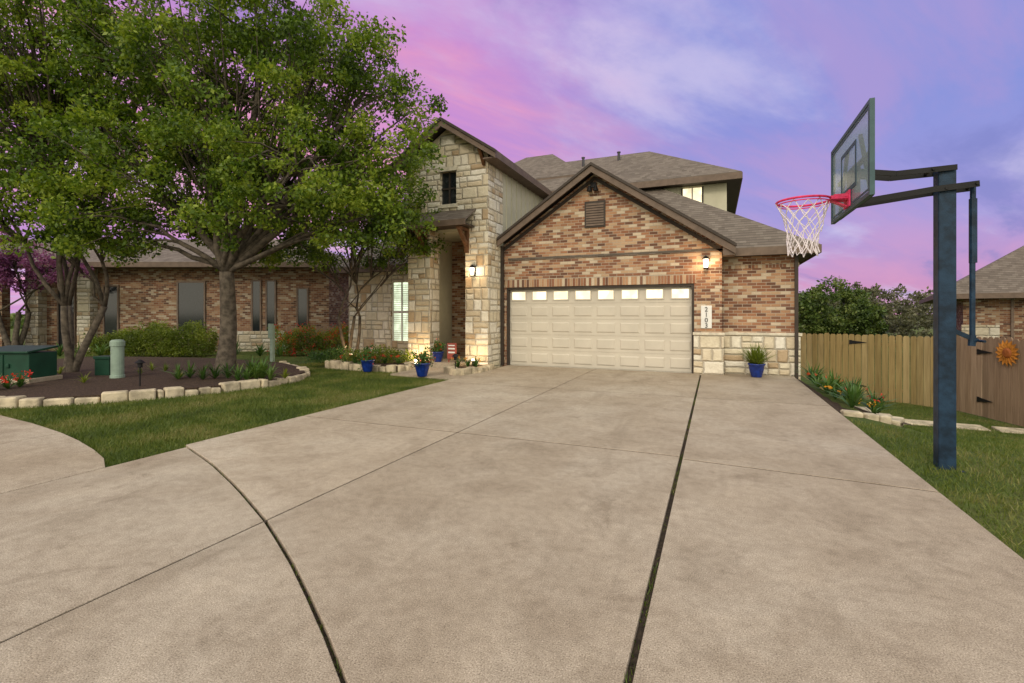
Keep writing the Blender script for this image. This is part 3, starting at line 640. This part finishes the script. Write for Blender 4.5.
def mass(name,items,mat,per,size):
    cl=[];rs=[]
    for (l,d,z,r,n) in items:
        x,y=W(l,d)
        for i in range(n):
            v=Vector(rng.normal(size=3)); v.normalize(); rr=r*(.4+.65*random.random()**.5)
            cl.append((x+v.x*rr,y+v.y*rr,z+v.z*rr*.8)); rs.append(r*.22*random.uniform(.5,1.3))
    return faces_np(name,leaves(cl,per,1,size,.8,np.array(rs)),mat)
mass('background_trees',[(19.3,29,1.7,2.0,80),(17.8,29.5,1.4,1.8,50),(21.4,31,.6,1.7,50),(20.6,28.5,.9,1.3,30),(25,36,.2,2.0,50)],M['bgleaf'],100,.18)
it=[]
for k in range(26):
    l=27+k*1.5+random.uniform(-1,1); d=44+random.uniform(-8,4); it.append((l,d,random.uniform(.8,2.4),random.uniform(1.9,2.8),36))
mass('background_woodland',it,M['bggrey'],65,.24)
it=[]
for k in range(30):
    l=-60+k*3.4; d=50+random.uniform(-4,8); it.append((l,d,random.uniform(-.2,.8),random.uniform(2.8,3.8),16))
mass('background_woodland',it,M['bgleaf'],40,.5)
def hedge(name,l0,l1,d,w,h,mat,n,size=.06,z=0):
    P=[]
    for i in range(n):
        l=random.uniform(l0,l1); dd=d+random.uniform(-w/2,w/2); x,y=W(l,dd); edge=.85+.15*math.sin(l*5)
        P.append((x,y,z+random.uniform(.05,h*edge)))
    return faces_np(name,leaves(P,14,.13,size,1),mat)
hedge('box_hedge',-13.2,-10.3,16.6,1.0,1.15,M['hedge'],1400)
hedge('box_hedge',-14.6,-13.3,16.8,.8,.8,M['hedge'],500)
hedge('flowering_hedge',-8.4,-5.6,17.0,.7,1.0,M['hedge'],800)
hedge('red_flower_shrub',-8.4,-5.7,16.8,.6,1.12,M['red'],110,.05)

# ---------------------------------------------------------------- beds
def border(name,path,zf,w=.22,h=.2):
    e=empty(name); b=B(); 
    for (p,q) in zip(path,path[1:]):
        L=math.hypot(q[0]-p[0],q[1]-p[1]); ux,uy=(q[0]-p[0])/L,(q[1]-p[1])/L; x=0
        while x<L-.05:
            s=min(random.uniform(.16,.42),L-x); z=zf(p[0]+ux*x,p[1]+uy*x)
            hh=h*random.uniform(.75,1.15); o=random.uniform(-.035,.035); o2=o+random.uniform(-.03,.03)
            a=Vector((p[0]+ux*(x+.008)-uy*o,p[1]+uy*(x+.008)+ux*o,z+hh/2-.03)); c=Vector((p[0]+ux*(x+s-.008)-uy*o2,p[1]+uy*(x+s-.008)+ux*o2,z+hh/2-.03+random.uniform(-.012,.012)))
            b.obox(a,c,w*random.uniform(.8,1.15),hh); x+=s
    b.out('stones',M['rock'],e,bev=.025)
    return e
gz=lambda x,y:-.04
border('stone_bed_border',BED[1:13],gz,h=.18)
B().prismz([(x,y) for x,y in BED],-.05,.09).out('mulch_bed',M['mulch'])
FB=[(-10.0,10.6),(-9.6,10.1),(-8.6,9.95),(-7.3,10.0),(-7.25,10.9)]
border('stone_bed_border',FB,gz,h=.22)
B().prismz(FB+[(-7.25,11.42),(-8.0,12.98),(-11.4,12.98)],-.05,.12).out('mulch_bed',M['mulch'])
border('stone_bed_border',[(-6.05,10.2),(-5.45,9.9),(-5.36,10.6),(-5.36,11.3)],gz,h=.2)
B().prismz([(-6.05,10.25),(-5.4,9.95),(-5.36,11.42),(-6.05,11.42)],-.05,.08).out('mulch_bed',M['mulch'])
RB=[(1.7,8.35),(2.3,8.4),(2.6,9.2),(2.65,10.0),(2.6,11.4),(2.5,12.2)]
border('stone_bed_border',RB,lambda x,y:H(x,y)-.06,h=.15,w=.17)
b=B(); q=[(1.68,y,-.02) for y in np.linspace(8.4,12.6,8)]+[(2.6,y,H(2.6,y)+.06) for y in np.linspace(8.4,12.6,8)]
b.poly(q,[(i,i+8,i+9,i+1) for i in range(7)]); b.out('mulch_bed',M['mulch'])
def clump(name,pts,n,L,w,mat,fl=None,nf=0):
    e=empty(name); faces_np('leaves',spikes(pts,n,L,w),mat,e)
    if fl is not None:
        P=[(p[0]+random.uniform(-.15,.15),p[1]+random.uniform(-.15,.15),p[2]+L*random.uniform(.5,.9)) for p in pts for _ in range(nf)]
        faces_np('flowers',leaves(P,8,.028,.04,1),fl,e)
    return e
def pp(px,d,z=.09): 
    x,y=W((px-512)/483*d,d); return (x,y,z)
clump('iris_plant',[pp(x,9.8+random.uniform(-.3,.4)) for x in (178,190,203,215,228,238,247,256,262,270)],26,.38,.028,M['plant'])
clump('agave_plant',[pp(252,10.1),pp(262,9.9)],30,.5,.05,M['plant'])
clump('red_salvia_plant',[pp(8,8.6),pp(20,8.8),pp(-5,8.4)],24,.3,.03,M['plant'],M['red'],7)
clump('liriope_plant',[pp(x,random.uniform(9.2,12)) for x in (60,84,100,140,152,165,180,235,285)],22,.24,.02,M['hedge'])
clump('shrub_plant',[pp(x,15.2) for x in (60,80,100,235,260,280)],30,.55,.04,M['plant'])
hedge('low_shrub',-4.4,-2.7,12.95,.5,.42,M['hedge'],260,.05,.1)
hedge('low_shrub',-5.6,-4.6,13.3,.5,.35,M['plant'],160,.05,.1)
clump('flower_plant',[pp(x,12.6,.12) for x in (345,355,372,385,398)],22,.28,.03,M['plant'],M['red'],3)
clump('flower_plant',[pp(x,12.0,.08) for x in (458,468,476)],24,.32,.03,M['plant'],M['yel'],3)
pr=[(random.uniform(1.8,2.5),random.uniform(8.7,11.8)) for _ in range(18)]
clump('agave_plant',[(x,y,H(x,y)+.05) for x,y in pr[:12]],28,.48,.035,M['plant'])
clump('lantana_plant',[(x,y,H(x,y)+.05) for x,y in pr[12:]],26,.36,.03,M['plant'],M['red'],3)
clump('marigold_plant',[(1.85,9.5,.0),(2.2,8.8,-.1)],18,.25,.025,M['plant'],M['yel'],3)
def pot(x,y,z,s,kind):
    e=empty('potted_plant',(x,y,z))
    B().lathe([(.10*s,0),(.11*s,.01),(.155*s,.18*s),(.17*s,.27*s),(.185*s,.28*s),(.185*s,.31*s),(.165*s,.31*s),(.155*s,.26*s)],(0,0,0),28).out('pot',M['pot'],e,smooth=True)
    B().lathe([(.155*s,.265*s),(.01,.27*s)],(0,0,0),20).out('soil',M['soil'],e)
    if kind=='grass': faces_np('leaves',spikes([(random.uniform(-.09,.09),random.uniform(-.09,.09),.26*s) for _ in range(7)],40,.52,.018,.12),M['hedge'],e)
    else:
        P=[tuple(np.array([0,0,.40*s])+rng.normal(size=3)*.09*s) for _ in range(40)]
        faces_np('leaves',leaves(P,14,.07,.06,1),M['plant'],e); faces_np('flowers',leaves(P[:14],8,.09,.04,1),M['red'],e)
pot(.86,12.15,0,1.0,'grass'); pot(-7.9,9.6,0,.95,'f'); pot(-6.15,9.35,0,1.0,'f'); pot(-6.9,11.25,.13,.9,'f')
ws=empty('welcome_sign',(-6.45,11.2,.0)); B().box(-.14,.14,0,.03,.22,.65).box(-.12,-.09,.03,.06,0,.65).box(.09,.12,.03,.06,0,.65).out('board',simple('sign_red',(.30,.07,.05),.6),ws,bev=.01); B().box(-.10,.10,-.006,-.001,.48,.52).box(-.10,.10,-.006,-.001,.38,.42).box(-.10,.10,-.006,-.001,.57,.60).out('lettering',M['white'],ws)
x,y=W(-9.75,9.6); tb=empty('transformer_cabinet',(x,y,.08),TH)
B().box(-.65,.5,-.35,.35,0,.09).out('pad',M['concrete'],tb,bev=.01)
B().prismz([(-.58,-.28),(.43,-.28),(.43,.30),(-.58,.30)],.09,.58).poly([(-.60,-.33,.58),(.45,-.33,.58),(.45,.32,.66),(-.60,.32,.66),(-.60,-.33,.62),(.45,-.33,.62),(.45,.32,.70),(-.60,.32,.70)],[(0,3,2,1),(4,5,6,7),(0,1,5,4),(1,2,6,5),(2,3,7,6),(3,0,4,7)]).box(-.09,-.06,-.30,-.28,.12,.56).box(.0,.06,-.31,-.28,.3,.38).out('cabinet',M['tgreen'],tb,bev=.015)
x,y=W(-8.25,10.1); pe=empty('utility_pedestal',(x,y,.08)); B().lathe([(.13,0),(.13,.06),(.115,.07),(.115,.66),(.13,.67),(.13,.76),(.10,.80),(.02,.81)],(0,0,0),20).out('body',M['pgrey'],pe)
x,y=W(-8.9,10.6); ub=empty('utility_box',(x,y,.08),TH); B().box(-.16,.16,-.12,.12,0,.36).box(-.18,.18,-.14,.14,.36,.42).out('box',M['tgreen'],ub,bev=.01)
mm=empty('utility_meter_post',W(-7.2*.93,13.5)+(0,)); B().box(-.05,.05,-.04,.04,0,1.1).box(-.09,.09,-.07,-.03,.75,1.15).out('post',M['pgrey'],mm)
def plight(p):
    e=empty('path_light',p); B().lathe([(.012,0),(.012,.34),(.04,.35),(.04,.42),(.09,.43),(.02,.49)],(0,0,0),14).out('stake',M['black'],e)
plight((4.0,11.6,H(4.0,11.6))); plight((3.4,13.2,H(3.4,13.2))); plight((-5.6,9.9,0)); plight(pp(140,8.9))
b=B()
for k in range(5): x=3.0+k*.75; y=13.2-k*.1; b.prismz([(x,y-.3),(x+.62,y-.32),(x+.65,y+.2),(x+.05,y+.25)],H(x,y)-.02,H(x,y)+.03)
b.out('stepping_stones',M['rock'],bev=.015)

# ---------------------------------------------------------------- world
wd_=bpy.data.worlds.new('World'); SC.world=wd_; wd_.use_nodes=True; nt_=wd_.node_tree; nb=NB(nt_)
bg=nt_.nodes['Background']; out=nt_.nodes['World Output']
tc=nb.n('ShaderNodeTexCoord').outputs['Generated']; sp=nb.n('ShaderNodeSeparateXYZ'); nb.put(sp.inputs[0],tc)
x,y,z=sp.outputs
rt=nb.m('ADD',nb.m('MULTIPLY',x,CS),nb.m('MULTIPLY',y,SN)); fw=nb.m('ADD',nb.m('MULTIPLY',x,-SN),nb.m('MULTIPLY',y,CS))
zz=nb.m('ADD',nb.m('MAXIMUM',z,0.0),.16); pu=nb.m('DIVIDE',rt,zz); pv=nb.m('DIVIDE',fw,zz)
su=nb.m('ADD',nb.m('MULTIPLY',pu,.55),nb.m('MULTIPLY',pv,.22)); sv=nb.m('ADD',nb.m('MULTIPLY',pv,1.0),nb.m('MULTIPLY',pu,-.65))
vec=nb.comb(su,sv,0.7); vec2=nb.comb(nb.m('MULTIPLY',su,.9),nb.m('MULTIPLY',sv,1.3),3.1)
n1=nb.noise(vec,1.25,8,.58,.3); n2=nb.noise(vec2,1.5,7,.58,.4); n3=nb.noise(vec,.5,3,.5,.2)
elev=nb.ramp(z,[(0,(.72,.27,.46)),(.06,(.60,.30,.58)),(.15,(.38,.33,.72)),(.32,(.26,.31,.74)),(.6,(.24,.34,.78))])
lefty=nb.mr(rt,.36,-.14)
pinkm=nb.m('MULTIPLY',nb.mr(n3,.28,.54),nb.m('ADD',nb.m('MULTIPLY',lefty,.85),.08),clamp=True)
c=nb.mix(pinkm,elev,(.66,.29,.68))
c=nb.mix(nb.m('MULTIPLY',nb.mr(n2,.44,.66),nb.m('ADD',.2,nb.m('MULTIPLY',lefty,.62))),c,(.95,.38,.56))
c=nb.mix(nb.mr(n1,.47,.68,0,.72),c,(.66,.60,.88))
c=nb.mix(nb.m('MULTIPLY',nb.mr(n1,.58,.74),lefty),c,(1.0,.68,.82))
c=nb.mix(nb.mr(n2,.46,.30,0,.55),c,(.19,.21,.56))
back=nb.mr(fw,.15,-.7); c=nb.mix(back,c,(1.80,1.66,1.34))  # bright warm sky added behind the camera, unseen, to offset the purple light
zen=nb.mr(z,.58,.9); c=nb.mix(zen,c,(1.45,1.48,1.38))  # overhead sky brightened above the frame, added as neutral fill light
c=nb.mix(nb.mr(z,0,-.08),c,(.2,.2,.14))
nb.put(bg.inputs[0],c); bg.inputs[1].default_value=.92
sky=nb.n('ShaderNodeTexSky',sky_type='NISHITA'); sky.sun_disc=False; sky.sun_elevation=math.radians(30)
bg2=nb.n('ShaderNodeBackground'); nb.put(bg2.inputs[0],sky.outputs[0]); bg2.inputs[1].default_value=.006
ad=nb.n('ShaderNodeAddShader'); nt_.links.new(bg.outputs[0],ad.inputs[0]); nt_.links.new(bg2.outputs[0],ad.inputs[1]); nt_.links.new(ad.outputs[0],out.inputs[0])
S=bpy.data.lights.new('sun','SUN'); S.energy=1.2; S.angle=math.radians(14); S.color=(1,.88,.72)
so=bpy.data.objects.new('sun',S); SC.collection.objects.link(so)
dv=Vector((CS*-.45-SN*-.9, SN*-.45+CS*-.9,.62)).normalized()
so.rotation_euler=dv.to_track_quat('Z','Y').to_euler(); so.location=(0,-5,20)
sky.sun_rotation=math.atan2(dv.x,dv.y)

cam=bpy.data.cameras.new('camera'); co=bpy.data.objects.new('camera',cam); SC.collection.objects.link(co)
co.location=(0,0,1.42); co.rotation_euler=(math.pi/2,0,TH); cam.sensor_width=36; cam.lens=483*36/1024; cam.shift_y=-27.5/1024; cam.clip_end=2000
SC.camera=co
SC.view_settings.view_transform='Standard'; SC.view_settings.look='None'; SC.view_settings.exposure=0
print('OK')
